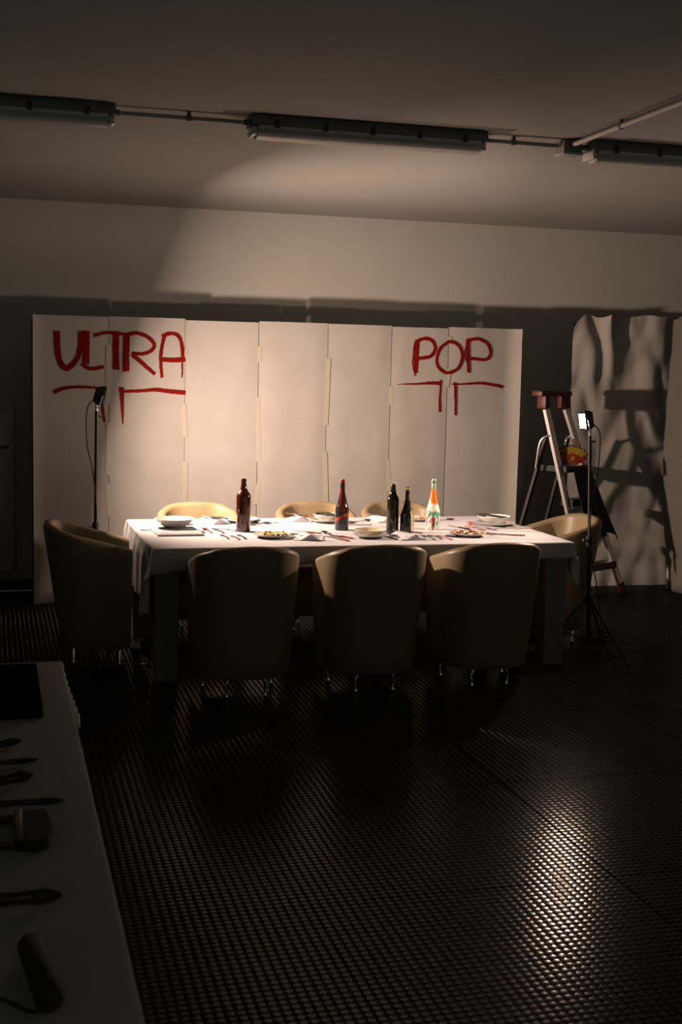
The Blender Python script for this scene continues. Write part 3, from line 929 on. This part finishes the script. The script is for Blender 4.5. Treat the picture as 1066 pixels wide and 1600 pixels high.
def text_mesh(txt, size, ext, offset):
    cu = bpy.data.curves.new('lettering', 'FONT')
    cu.body = txt; cu.size = size; cu.extrude = ext; cu.offset = offset; cu.align_x = 'CENTER'
    cu.resolution_u = 3
    o = bpy.data.objects.new('lettering', cu)
    COL.objects.link(o)
    bpy.context.view_layer.update()
    me = bpy.data.meshes.new_from_object(o.evaluated_get(bpy.context.evaluated_depsgraph_get()))
    bpy.data.objects.remove(o, do_unlink=True)
    return me
for k, ch in enumerate('BOM'):
    me = text_mesh(ch, .095, .0015, .004)
    o = bpy.data.objects.new('lettering', me)
    COL.objects.link(o)
    me.materials.clear(); me.materials.append(M['redc'])
    o.parent = sg
    o.location = (-.062 + .066 * k, -.0140 - .0012 * k, .036 - .010 * k)
    o.rotation_euler = (math.pi / 2 - .15, 0, 0)
# dark cloth hanging from the platform
bm = BM()
g = []
dirn = Vector((-uu.y, uu.x, 0))
for s in (0, .004):
    rows = []
    for q in range(15):
        row = []
        for p in range(19):
            u, v = p / 18, q / 14
            base = LP(A0, A1, 1.0).lerp(LP(B0, B1, 1.0), .25 + .72 * u) - dirn * (.068 + .30 * v * .55)
            base = base + uu * (v * (.05 + .16 * u)) + dirn * .014 * math.sin(u * 14) * (.3 + v) - dirn * s
            row.append(bm.verts.new((base.x - 4.35, base.y - 8.9, .998 - .60 * v * (1 - .18 * math.sin(u * 3)))))
        rows.append(row)
    g.append(rows)
for s in (0, 1):
    for q in range(14):
        for p in range(18): bm.faces.new((g[s][q][p], g[s][q][p + 1], g[s][q + 1][p + 1], g[s][q + 1][p]))
for q in range(14):
    for p in (0, 18): bm.faces.new((g[0][q][p], g[0][q + 1][p], g[1][q + 1][p], g[1][q][p]))
for p in range(18):
    for q in (0, 14): bm.faces.new((g[0][q][p], g[0][q][p + 1], g[1][q][p + 1], g[1][q][p]))
M['darkcloth'] = mat('black_fabric', (.016, .018, .018), .9, scale=20, bump=.1)
tag(obj('dark_cloth', bm, 'darkcloth', loc=(4.35, 8.9, 0)), 'black cloth hanging from the ladder platform below the yellow sign', 'cloth')

# ------------------------------------------------------------------ things on the lit table
def bottle(loc, prof, m, label, lip, lipm, extra=None, rz=0):
    t = thing('painted_bottle', label, 'bottle', (loc[0], loc[1], CZ), rz)
    obj('body', lathe(BM(), [(0, .004), (prof[0][0] * .7, .001)] + prof + [(0, prof[-1][1])], 40), m, t, angle=60)
    z, r, h_ = lip
    obj('lip_ring', lathe(BM(), [(r - .004, z), (r, z + .001), (r + .001, z + h_ / 2), (r, z + h_ - .001), (r - .004, z + h_)], 32), lipm, t)
    if extra: extra(t)
    return t
def bordeaux(r, h, sh, nk):
    return [(r * .96, .0), (r, .008), (r, sh), (r * .97, sh + .012), (r * .80, sh + .028), (r * .55, sh + .042), (nk + .003, sh + .056), (nk, sh + .075), (nk - .002, h - .004), (nk - .004, h)]
def slope(r, h, sh, nk):
    out = [(r * .95, .0), (r, .008), (r, sh)]
    for k in range(1, 9):
        u = k / 8
        out.append((nk + (r - nk) * (1 - u) ** 1.15 * (1 - .12 * math.sin(u * math.pi)), sh + (h - .07 - sh) * u))
    return out + [(nk - .0005, h - .005), (nk - .003, h)]
M['b2'] = splash('black_bottle_blue_red_paint', [(.012, .010, .009), (.016, .014, .012), (.014, .016, .020), (.012, .012, .010), (.10, .012, .006)], 16, (1, 1, .5), .08, seed=1.3)
M['b2band'] = mat('red_band_paint', (.50, .045, .012), .2, col2=(.26, .02, .01), scale=35)
M['b4'] = splash('black_bottle_specks', [(.008, .008, .008), (.012, .012, .011), (.03, .035, .038), (.010, .010, .009)], 14, (1, 1, .5), .08, seed=4.2)
M['b4y'] = splash('yellow_white_drips', [(.55, .50, .36), (.40, .30, .06), (.06, .05, .03), (.34, .32, .26)], 30, (1, 1, .3), .2, seed=2.2)
M['b5'] = splash('bright_splashes', [(.70, .26, .03), (.05, .26, .16), (.60, .62, .55), (.30, .04, .06), (.05, .30, .20), (.72, .70, .62), (.60, .20, .16), (.02, .03, .03)], 22, (1, 1, .28), .2, zones=[(.135, (.10, .34, .22)), (.150, (.60, .64, .52)), (.205, (.68, .15, .02)), (.300, (.20, .34, .22))], seed=.6)
M['b5lip'] = mat('green_lip_paint', (.25, .40, .26), .3, col2=(.12, .22, .14), scale=50)
bottle((1.438, 7.40), bordeaux(.0435, .318, .205, .0165), 'brownp', 'glossy brown painted wine bottle standing alone on the left of the table', (.296, .0155, .016), 'brownp')
def b2extra(t):
    bm = BM()
    n = 40
    lo, hi, ro = [], [], .0426
    for k in range(n):
        a = 2 * math.pi * k / n
        zz = .080 - .020 * math.cos(a - 2.6)
        lo.append(bm.verts.new((ro * math.cos(a), ro * math.sin(a), zz - .011)))
        hi.append(bm.verts.new((ro * math.cos(a), ro * math.sin(a), zz + .011 + .003 * math.sin(3 * a))))
    for k in range(n): bm.faces.new((lo[k], lo[(k + 1) % n], hi[(k + 1) % n], hi[k]))
    obj('red_band', bm, 'b2band', t)
bottle((2.052, 7.40), slope(.0418, .312, .135, .0145), 'b2', 'dark bottle with a slanting red painted band near the table centre', (.29, .0150, .014), 'b2band', b2extra)
bottle((2.312, 7.195), bordeaux(.0370, .304, .200, .0150), 'glaze', 'plain dark olive wine bottle with square shoulders', (.282, .0146, .014), 'glaze')
def b4extra(t):
    pr_ = slope(.0412, .286, .120, .0140)
    bm = BM()
    rows = []
    for r, z in pr_[1:-1]:
        wd = .55 + .25 * math.sin(z * 60)
        rows.append([bm.verts.new(((r + .0008) * math.cos(-.72 + wd * (k / 8 - .5) * 1.6), (r + .0008) * math.sin(-.72 + wd * (k / 8 - .5) * 1.6), z)) for k in range(9)])
    for i in range(len(rows) - 1):
        for k in range(8): bm.faces.new((rows[i][k], rows[i][k + 1], rows[i + 1][k + 1], rows[i + 1][k]))
    obj('yellow_drips', bm, 'b4y', t)
bottle((2.392, 7.16), slope(.0412, .286, .120, .0140), 'b4', 'black bottle with pale yellow drips down one side', (.268, .0155, .012), 'b4y', b4extra)
bottle((2.634, 7.378), slope(.0450, .316, .110, .0150), 'b5', 'bottle splashed orange, green and white, rightmost of the bottles', (.288, .0165, .020), 'b5lip')

def plate(name, loc, r, m, label, cat='plate', depth=.020, inner=None, z=None, bits=None):
    t = thing(name, label, cat, (loc[0], loc[1], CZ if z is None else z))
    prof = [(0, .003), (r * .55, .003), (r * .58, .0), (r * .64, .001), (r * .80, depth * .55), (r * .99, depth), (r, depth + .0015), (r * .985, depth + .003), (r * .80, depth * .55 + .004), (r * .62, .0065), (0, .006)]
    obj('dish', lathe(BM(), prof, 40), m, t, angle=70)
    if inner:
        prof2 = [(0, .0066), (r * .60, .0072), (r * .80, depth * .55 + .0046), (r * .97, depth + .0032), (r * .97, depth + .0036), (r * .80, depth * .55 + .0054), (r * .60, .0080), (0, .0074)]
        obj('painted_glaze', lathe(BM(), prof2, 40), inner, t, angle=70)
    if bits:
        rr = random.Random(bits[0])
        for k in range(bits[1]):
            a, q = rr.uniform(0, 6.28), r * math.sqrt(rr.uniform(.05, .62))
            L, wd = rr.uniform(.018, .045), rr.uniform(.004, .009)
            bm = BM()
            c = Vector((q * math.cos(a), q * math.sin(a), .012 + .010 * rr.random() + depth * max(0, q / r - .55)))
            th = rr.uniform(0, 3.14)
            d = Vector((math.cos(th), math.sin(th), rr.uniform(-.25, .25))) * L / 2
            tube(bm, [c - d, c - d * .4, c + d * .4, c + d], [wd * .5, wd, wd, wd * .4], 8)
            obj('painted_bit', bm, bits[2][k % len(bits[2])], t)
    return t
def bowl(loc, r, hgt, m, label, z, inner=None):
    t = thing('bowl', label, 'bowl', (loc[0], loc[1], z))
    prof = [(0, .003), (r * .42, .003), (r * .45, 0), (r * .5, .001), (r * .72, hgt * .35), (r * .90, hgt * .75), (r, hgt), (r * .985, hgt + .002), (r * .87, hgt * .75), (r * .68, hgt * .35 + .003), (r * .45, .007), (0, .006)]
    obj('dish', lathe(BM(), prof, 40), m, t, angle=70)
    if inner: obj('food', lathe(BM(), [(0, hgt * .62), (r * .5, hgt * .60), (r * .80, hgt * .55), (r * .80, hgt * .54), (0, hgt * .5)], 32), inner, t)
    return t
M['pa'] = splash('yellow_blue_plate_paint', [(.62, .50, .12), (.70, .66, .50), (.66, .52, .10), (.04, .04, .05), (.55, .58, .62), (.20, .26, .45)], 26, (1, 1, 1), .25, seed=2.0)
M['pb'] = splash('blue_yellow_plate_paint', [(.74, .72, .66), (.20, .28, .50), (.72, .70, .62), (.62, .52, .14), (.55, .10, .08), (.74, .72, .68)], 24, (1, 1, 1), .25, seed=5.0)
M['pc'] = splash('red_pink_plate_paint', [(.72, .66, .60), (.50, .12, .08), (.74, .70, .62), (.06, .05, .05), (.60, .45, .15), (.72, .52, .48)], 28, (1, 1, 1), .25, seed=8.0)
M['bitd'] = mat('dark_bit', (.03, .022, .02), .4, scale=30)
M['bitr'] = mat('red_bit', (.50, .06, .03), .4, scale=30)
M['bity'] = mat('yellow_bit', (.62, .46, .08), .4, scale=30)
M['bitp'] = mat('pink_bit', (.66, .36, .30), .4, scale=30)
M['bitb'] = mat('blue_bit', (.10, .16, .36), .4, scale=30)
plate('painted_plate', (1.552, 7.115), .114, 'porcelain', 'yellow painted plate with dark strokes, nearest the brown bottle on the near side', inner=M['pa'], bits=(3, 13, ['bity', 'bitd', 'bity', 'bity', 'bitr', 'bitd', 'bitb']))
plate('painted_plate', (1.510, 7.86), .118, 'porcelain', 'blue and yellow painted plate on the far side behind the brown bottle', inner=M['pb'], bits=(5, 10, ['bity', 'bitb', 'bitr', 'bity']))
pz = plate('dinner_plate', (2.060, 7.80), .112, 'porcelain', 'white plate under a bowl on the far side, left of the red-banded bottle')
bowl((2.060, 7.80), .088, .042, 'porcelain', 'white bowl with a black card on the far side, by the red-banded bottle', CZ + .0085)
plate('dinner_plate', (2.130, 7.060), .110, 'porcelain', 'white plate under the pale yellow bowl on the near side', )
bowl((2.130, 7.060), .092, .036, 'cream', 'pale yellow shallow bowl in front of the olive bottle', CZ + .0085, 'cream')
plate('painted_plate', (2.675, 7.83), .105, 'porcelain', 'plate with red and orange painted bits behind the splashed bottle', inner=M['pc'], bits=(9, 12, ['bitr', 'bity', 'bitr', 'bitp']))
plate('painted_plate', (2.745, 7.055), .112, 'porcelain', 'plate with pink, red and dark rolled bits on the near right side', inner=M['pc'], bits=(12, 20, ['bitp', 'bitd', 'bitr', 'bitp', 'bity', 'bitd']))
plate('dinner_plate', (3.125, 7.545), .130, 'porcelain', 'white plate under the bowl at the right end of the table')
bowl((3.115, 7.55), .108, .050, 'porcelain', 'white bowl with a black card at the right end of the table', CZ + .0085)

def napkin(loc, sx, sy, rz, label, mode='fold', th=.012):
    n = 12
    bm = BM()
    g = []
    for s in (0, 1):
        rows = []
        for q in range(n + 1):
            row = []
            for p in range(n + 1):
                u, v = p / n - .5, q / n - .5
                if mode == 'tent':
                    top = .004 + .030 * max(0, 1 - abs(u + .12 * v) / .34) + .008 * noise.noise(Vector((u * 5, v * 5, loc[0])))
                else:
                    edge = min(.5 - abs(u), .5 - abs(v))
                    top = th * min(1, .45 + edge * 7) + .003 * noise.noise(Vector((u * 4, v * 4, loc[0] * 3)))
                row.append(bm.verts.new((u * sx, v * sy, (top if s else .0004))))
            rows.append(row)
        g.append(rows)
    for s in (0, 1):
        for q in range(n):
            for p in range(n): bm.faces.new((g[s][q][p], g[s][q][p + 1], g[s][q + 1][p + 1], g[s][q + 1][p]))
    for q in range(n):
        for p in (0, n): bm.faces.new((g[0][q][p], g[0][q + 1][p], g[1][q + 1][p], g[1][q][p]))
    for p in range(n):
        for q in (0, n): bm.faces.new((g[0][q][p], g[0][q][p + 1], g[1][q][p + 1], g[1][q][p]))
    return tag(obj('napkin', bm, 'napkin', angle=50, loc=(loc[0], loc[1], CZ), rot=(0, 0, rz)), label, 'napkin', 'white napkins on the table')
napkin((1.035, 7.37), .27, .30, .03, 'thick folded white napkin under the bowl at the left end', th=.022)
bowl((1.03, 7.44), .122, .050, 'porcelain', 'wide white bowl on a folded napkin at the left end of the table', CZ + .0265)
napkin((1.325, 7.83), .17, .20, .25, 'peaked white napkin on the far side, left of the brown bottle', 'tent')
napkin((1.905, 7.91), .16, .17, -.2, 'peaked white napkin in front of the middle far chair', 'tent')
napkin((2.430, 7.83), .15, .18, .3, 'peaked white napkin behind the olive bottle', 'tent')
napkin((1.755, 7.045), .17, .20, -.25, 'crumpled white napkin on the near side, right of the yellow plate', 'tent')
napkin((2.335, 7.005), .17, .19, .2, 'white napkin in front of the black bottle', 'tent')
napkin((1.665, 7.86), .13, .18, .1, 'small white napkin on the far side, right of the blue plate', 'fold', .01)

def fork_mesh():
    bm = BM()
    def lift(x, y): return .006 * math.cos((y + .02) * 16) ** 2 + (.006 if y > .07 else 0) * 0
    prism(bm, [(-.0055, -.095), (.0055, -.095), (.0075, -.085), (.0035, -.02), (.003, .03), (.011, .05), (.011, .062), (-.011, .062), (-.011, .05), (-.003, .03), (-.0035, -.02), (-.0075, -.085)], .0008, .003, lift)
    for k in range(4):
        x = -.0095 + k * .00633
        prism(bm, [(x - .0015, .060), (x + .0015, .060), (x + .0013, .082), (x + .0008, .100), (x - .0008, .100), (x - .0013, .082)], .0008, .003, lift)
    return bm
def spoon_mesh():
    bm = BM()
    prism(bm, [(-.0055, -.095), (.0055, -.095), (.0075, -.085), (.0035, -.02), (.003, .042), (-.003, .042), (-.0035, -.02), (-.0075, -.085)], .004, .0062)
    n = 20
    c0 = bm.verts.new((0, .068, .0015)); c1 = bm.verts.new((0, .068, .0030))
    rows = []
    for f, z in ((.55, .003), (1.0, .0085)):
        rows.append([[bm.verts.new((.021 * f * math.cos(2 * math.pi * k / n), .068 + .032 * f * math.sin(2 * math.pi * k / n), z + s)) for k in range(n)] for s in (0, .0015)])
    for k in range(n):
        k2 = (k + 1) % n
        bm.faces.new((c1, rows[0][1][k], rows[0][1][k2])); bm.faces.new((c0, rows[0][0][k2], rows[0][0][k]))
        for s in (0, 1): bm.faces.new((rows[0][s][k], rows[1][s][k], rows[1][s][k2], rows[0][s][k2]))
        bm.faces.new((rows[1][0][k], rows[1][0][k2], rows[1][1][k2], rows[1][1][k]))
    return bm
def blade_mesh(): return prism(BM(), [(-.008, .0), (.007, .0), (.0085, .05), (.006, .095), (-.004, .112), (-.008, .10)], .002, .0035)
def knife_handle(): return prism(BM(), [(-.0055, -.105), (.0055, -.105), (.008, -.09), (.0065, .0), (-.0065, .0), (-.008, -.09)], .0006, .0066)
PROTO = {}
def cutlery(kind, loc, rz, label, m='steel', z=None, grp='cutlery on the lit table', tilt=0):
    zz = CZ if z is None else z
    if kind == 'knife':
        t = thing('knife', label, 'knife', (loc[0], loc[1], zz), rz, grp)
        t.rotation_euler = (tilt, 0, rz)
        for nm, fn, mm in (('blade', blade_mesh, 'steel'), ('handle', knife_handle, m)):
            obj(nm, fn(), mm, t, smooth=False)
        return t
    key = kind
    if key not in PROTO:
        o = obj(kind, fork_mesh() if kind == 'fork' else spoon_mesh(), 'steel', angle=60)
        PROTO[key] = o
    else:
        o = PROTO[key].copy(); COL.objects.link(o)
    if m != 'steel':
        o.data = o.data.copy(); o.data.materials.clear(); o.data.materials.append(M[m])
    o.location = (loc[0], loc[1], zz); o.rotation_euler = (tilt, 0, rz)
    return tag(o, label, kind, grp)
M['copper'] = mat('red_lacquered_metal', (.36, .10, .07), .25, .6, scale=20)
M['dsteel'] = mat('dark_painted_steel', (.05, .045, .045), .25, .7, scale=20)
cutlery('fork', (1.283, 7.16), .06, 'leftmost of three forks left of the yellow plate', 'dsteel')
cutlery('fork', (1.336, 7.11), .08, 'middle of three forks left of the yellow plate', 'copper')
cutlery('fork', (1.380, 7.14), .05, 'rightmost of three forks, beside the yellow plate', 'dsteel')
cutlery('spoon', (1.228, 7.42), .1, 'dark spoon between the folded napkin and the brown bottle', 'copper')
cutlery('fork', (1.292, 7.41), .15, 'dark fork left of the brown bottle, beside the dark spoon', 'dsteel')
cutlery('fork', (1.335, 7.46), .75, 'slanting fork close to the left of the brown bottle', 'dsteel')
cutlery('knife', (1.31, 7.82), .45, 'left knife on the peaked napkin left of the brown bottle', 'dsteel', CZ + .036)
cutlery('knife', (1.36, 7.83), .45, 'right knife on the peaked napkin left of the brown bottle', 'dsteel', CZ + .032)
cutlery('knife', (1.885, 7.90), .5, 'left knife on the napkin before the middle far chair', 'dsteel', CZ + .036)
cutlery('knife', (1.935, 7.91), .5, 'right knife on the napkin before the middle far chair', 'copper', CZ + .032)
cutlery('knife', (1.505, 7.68), math.pi / 2, 'knife lying crosswise behind the brown bottle', 'steel')
cutlery('spoon', (1.600, 7.70), -.9, 'dark spoon at the right of the brown bottle', 'dsteel')
cutlery('knife', (1.742, 7.04), .7, 'knife on the crumpled napkin right of the yellow plate', 'copper', CZ + .036)
cutlery('spoon', (1.912, 7.20), .05, 'dark spoon on the near side, left of the pale yellow bowl', 'dsteel')
cutlery('knife', (1.962, 7.10), .45, 'red-handled knife beside the dark spoon', 'copper')
cutlery('knife', (1.922, 7.00), .35, 'red-handled knife nearest the table edge, left of the yellow bowl', 'copper')
cutlery('spoon', (2.292, 7.80), -1.0, 'dark spoon on the far side, between the red-banded and olive bottles', 'dsteel')
cutlery('knife', (2.205, 7.62), math.pi / 2 - .1, 'knife lying crosswise right of the red-banded bottle', 'steel')
cutlery('fork', (2.200, 7.245), -.9, 'dark fork behind the pale yellow bowl', 'dsteel')
cutlery('knife', (2.345, 7.00), .6, 'knife on the napkin in front of the black bottle', 'dsteel', CZ + .036)
cutlery('knife', (2.425, 7.83), .6, 'knife on the peaked napkin behind the olive bottle', 'dsteel', CZ + .036)
cutlery('fork', (2.472, 6.985), .08, 'leftmost of three forks in front of the splashed bottle', 'dsteel')
cutlery('fork', (2.520, 7.005), .1, 'middle of three forks in front of the splashed bottle', 'steel')
cutlery('fork', (2.568, 6.975), .12, 'rightmost of three forks, beside the plate of rolled bits', 'copper')
cutlery('spoon', (2.855, 7.81), -1.25, 'dark spoon on the far side, right of the splashed bottle', 'dsteel')
cutlery('knife', (2.832, 7.44), .35, 'long knife right of the splashed bottle', 'dsteel')
cutlery('knife', (2.925, 7.39), .30, 'knife beside the red bottle cap', 'steel')
cutlery('fork', (2.985, 7.375), .5, 'red fork left of the right-end bowl', 'copper')
cutlery('knife', (3.09, 7.36), math.pi / 2 + .05, 'knife lying crosswise in front of the right-end plate', 'steel')
cutlery('fork', (2.965, 7.08), 1.0, 'red fork near the right end, beside the near chair', 'copper')
cutlery('knife', (3.005, 7.06), 1.15, 'red-handled knife near the right end, beside the red fork', 'copper')
cutlery('fork', (2.872, 7.155), 1.2, 'dark fork lying behind the plate of rolled bits', 'dsteel')
cutlery('fork', (.930, 7.475), 1.3, 'fork sticking out left of the wide bowl', 'steel')
cutlery('knife', (1.145, 7.50), -.9, 'dark-handled knife resting at the right of the wide bowl', 'dsteel', CZ + .028)
t = thing('bottle_cap', 'small red bottle cap near the right end of the table', 'bottle cap', (2.955, 7.56, CZ))
obj('cap_shell', lathe(BM(), [(0, .022), (.014, .022), (.0165, .019), (.0175, 0), (.016, 0), (.015, .018), (0, .019)], 24), 'bitr', t)
obj('cap_ring', lathe(BM(), [(.0176, .002), (.0186, .003), (.0186, .007), (.0176, .008)], 24), 'bitp', t)
# black cards laid across the bowls
def card(loc, sx, sy, rz, z, label):
    t = thing('black_card', label, 'card', (loc[0], loc[1], z), rz)
    obj('card_body', box(BM(), -sx, sx, -sy, sy, 0, .004, .001), 'blackp', t, smooth=False)
    obj('card_print', box(BM(), -sx * .8, sx * .8, -sy * .8, sy * .8, .0041, .0046), 'bitd', t, smooth=False)
card((2.062, 7.79), .040, .095, .1, CZ + .0525, 'black card lying across the far bowl by the red-banded bottle')
card((3.095, 7.55), .036, .115, .35, CZ + .0605, 'black card lying across the bowl at the right end')
# paper envelope leaning on the right plate
bm = BM()
box(bm, -.07, .07, -.05, .05, 0, .003)
tag(obj('folded_paper', bm, 'paper', loc=(3.225, 7.40, CZ + .0005), rot=(.0, 0, .3), smooth=False), 'small white folded paper in front of the right-end plate', 'paper')

# ------------------------------------------------------------------ dark table in the foreground
FX0, FX1, FY0, FY1 = -1.1, .205, 1.1, 4.185
ft = thing('work_table', 'long work table under white cloth in the dark foreground', 'table', ((FX0 + FX1) / 2, (FY0 + FY1) / 2, 0))
hx2, hy2 = (FX1 - FX0) / 2, (FY1 - FY0) / 2
obj('tabletop', box(BM(), -hx2, hx2, -hy2, hy2, .705, TZ, .003), 'grey', ft, smooth=False)
for sx in (-1, 1):
    for sy in (-1, 1):
        bm = BM(); tube(bm, [(sx * (hx2 - .06), sy * (hy2 - .06), 0), (sx * (hx2 - .06), sy * (hy2 - .06), .7045)], .02, 10); obj('leg', bm, 'black', ft)
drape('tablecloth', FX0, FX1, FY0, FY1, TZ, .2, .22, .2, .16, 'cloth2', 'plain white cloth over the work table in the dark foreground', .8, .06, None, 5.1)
FZ = TZ + .0062
t = thing('black_case', 'flat black case at the far end of the foreground table', 'case', (-.16, 3.79, FZ))
obj('case_body', box(BM(), -.28, .285, -.29, .29, 0, .012, .004), 'matte', t)
obj('case_lid', box(BM(), -.28, .285, -.29, .29, .0125, .022, .004), 'matte', t)
obj('handle', tube(BM(), [(-.1, -.291, .010), (-.09, -.32, .010), (.09, -.32, .010), (.1, -.291, .010)], .006, 8), 'black', t)
def paintbrush(tip, tail, wtip, label, ferr=True):
    """round brush lying on the cloth; tip and tail are plan points"""
    tip, tail = Vector((*tip, 0)), Vector((*tail, 0))
    L = (tail - tip).length
    d = (tail - tip) / L
    t = thing('paintbrush', label, 'paintbrush', (tip.x, tip.y, FZ), 0, 'paintbrushes on the foreground table')
    z = Vector((0, 0, wtip * .55))
    def at(u): return d * L * u + z
    obj('bristles', tube(BM(), [at(0), at(.04), at(.10), at(.15)], [wtip * .12, wtip * .38, wtip * .5, wtip * .42], 10), 'bristle', t)
    obj('ferrule', tube(BM(), [at(.1505), at(.22)], [wtip * .43, wtip * .40], 10), 'dsteel', t)
    obj('handle', tube(BM(), [at(.2205), at(.35), at(.6), at(1)], [wtip * .38, wtip * .48, wtip * .32, wtip * .18], 10), 'wood', t)
paintbrush((.060, 3.262), (-.22, 3.12), .022, 'paintbrush nearest the black case')
paintbrush((.098, 3.100), (-.26, 3.06), .016, 'thin paintbrush, second from the black case')
paintbrush((.080, 2.962), (-.20, 2.84), .030, 'thick paintbrush, third from the black case')
paintbrush((.143, 2.785), (-.25, 2.80), .018, 'long thin paintbrush just beyond the wide flat brush')
paintbrush((.112, 2.258), (-.24, 2.255), .030, 'thick dark paintbrush between the wide flat brush and the roller')
# wide flat brush
t = thing('flat_brush', 'wide flat brush with a bar handle on the foreground table', 'brush', (.08, 2.61, FZ))
obj('bristles', prism(BM(), [(-.030, -.085), (-.012, -.100), (.018, -.088), (.030, -.04), (.026, .03), (.020, .085), (-.028, .088)], .001, .026), 'bristle', t)
obj('ferrule', box(BM(), -.046, -.0305, -.088, .09, .001, .028, .002), 'dsteel', t)
obj('handle_bar', box(BM(), -.30, -.047, .060, .088, .006, .022, .004), 'wood', t)
obj('handle_bar', box(BM(), -.30, -.047, -.086, -.066, .006, .022, .004), 'wood', t)
# paint roller
t = thing('paint_roller', 'dark paint roller at the near end of the foreground table', 'paint roller', (.062, 1.95, FZ), .12)
obj('roller_sleeve', tube(BM(), [(0, -.10, .024), (0, -.095, .024), (0, .095, .024), (0, .10, .024)], [.018, .022, .022, .018], 16), 'bristle', t)
obj('wire_frame', tube(BM(), [Vector(p) for p in spline([(0, -.101, .024), (0, -.115, .024), (-.03, -.118, .022), (-.06, -.07, .02), (-.10, -.03, .02), (-.16, -.03, .02)], 5)], .0035, 6), 'dsteel', t)
obj('grip', tube(BM(), [(-.1605, -.03, .02), (-.20, -.03, .02), (-.30, -.03, .02)], [.011, .015, .012], 10), 'blackp', t)

# red tape on the floor by the left chair
tag(obj('red_floor_tape', box(BM(), -.30, .30, -.012, .012, 0, .0008), 'redp', loc=(.58, 7.205, .0028), rot=(0, 0, -.07), smooth=False), 'thin strip of red tape on the floor beneath the left chair', 'tape')
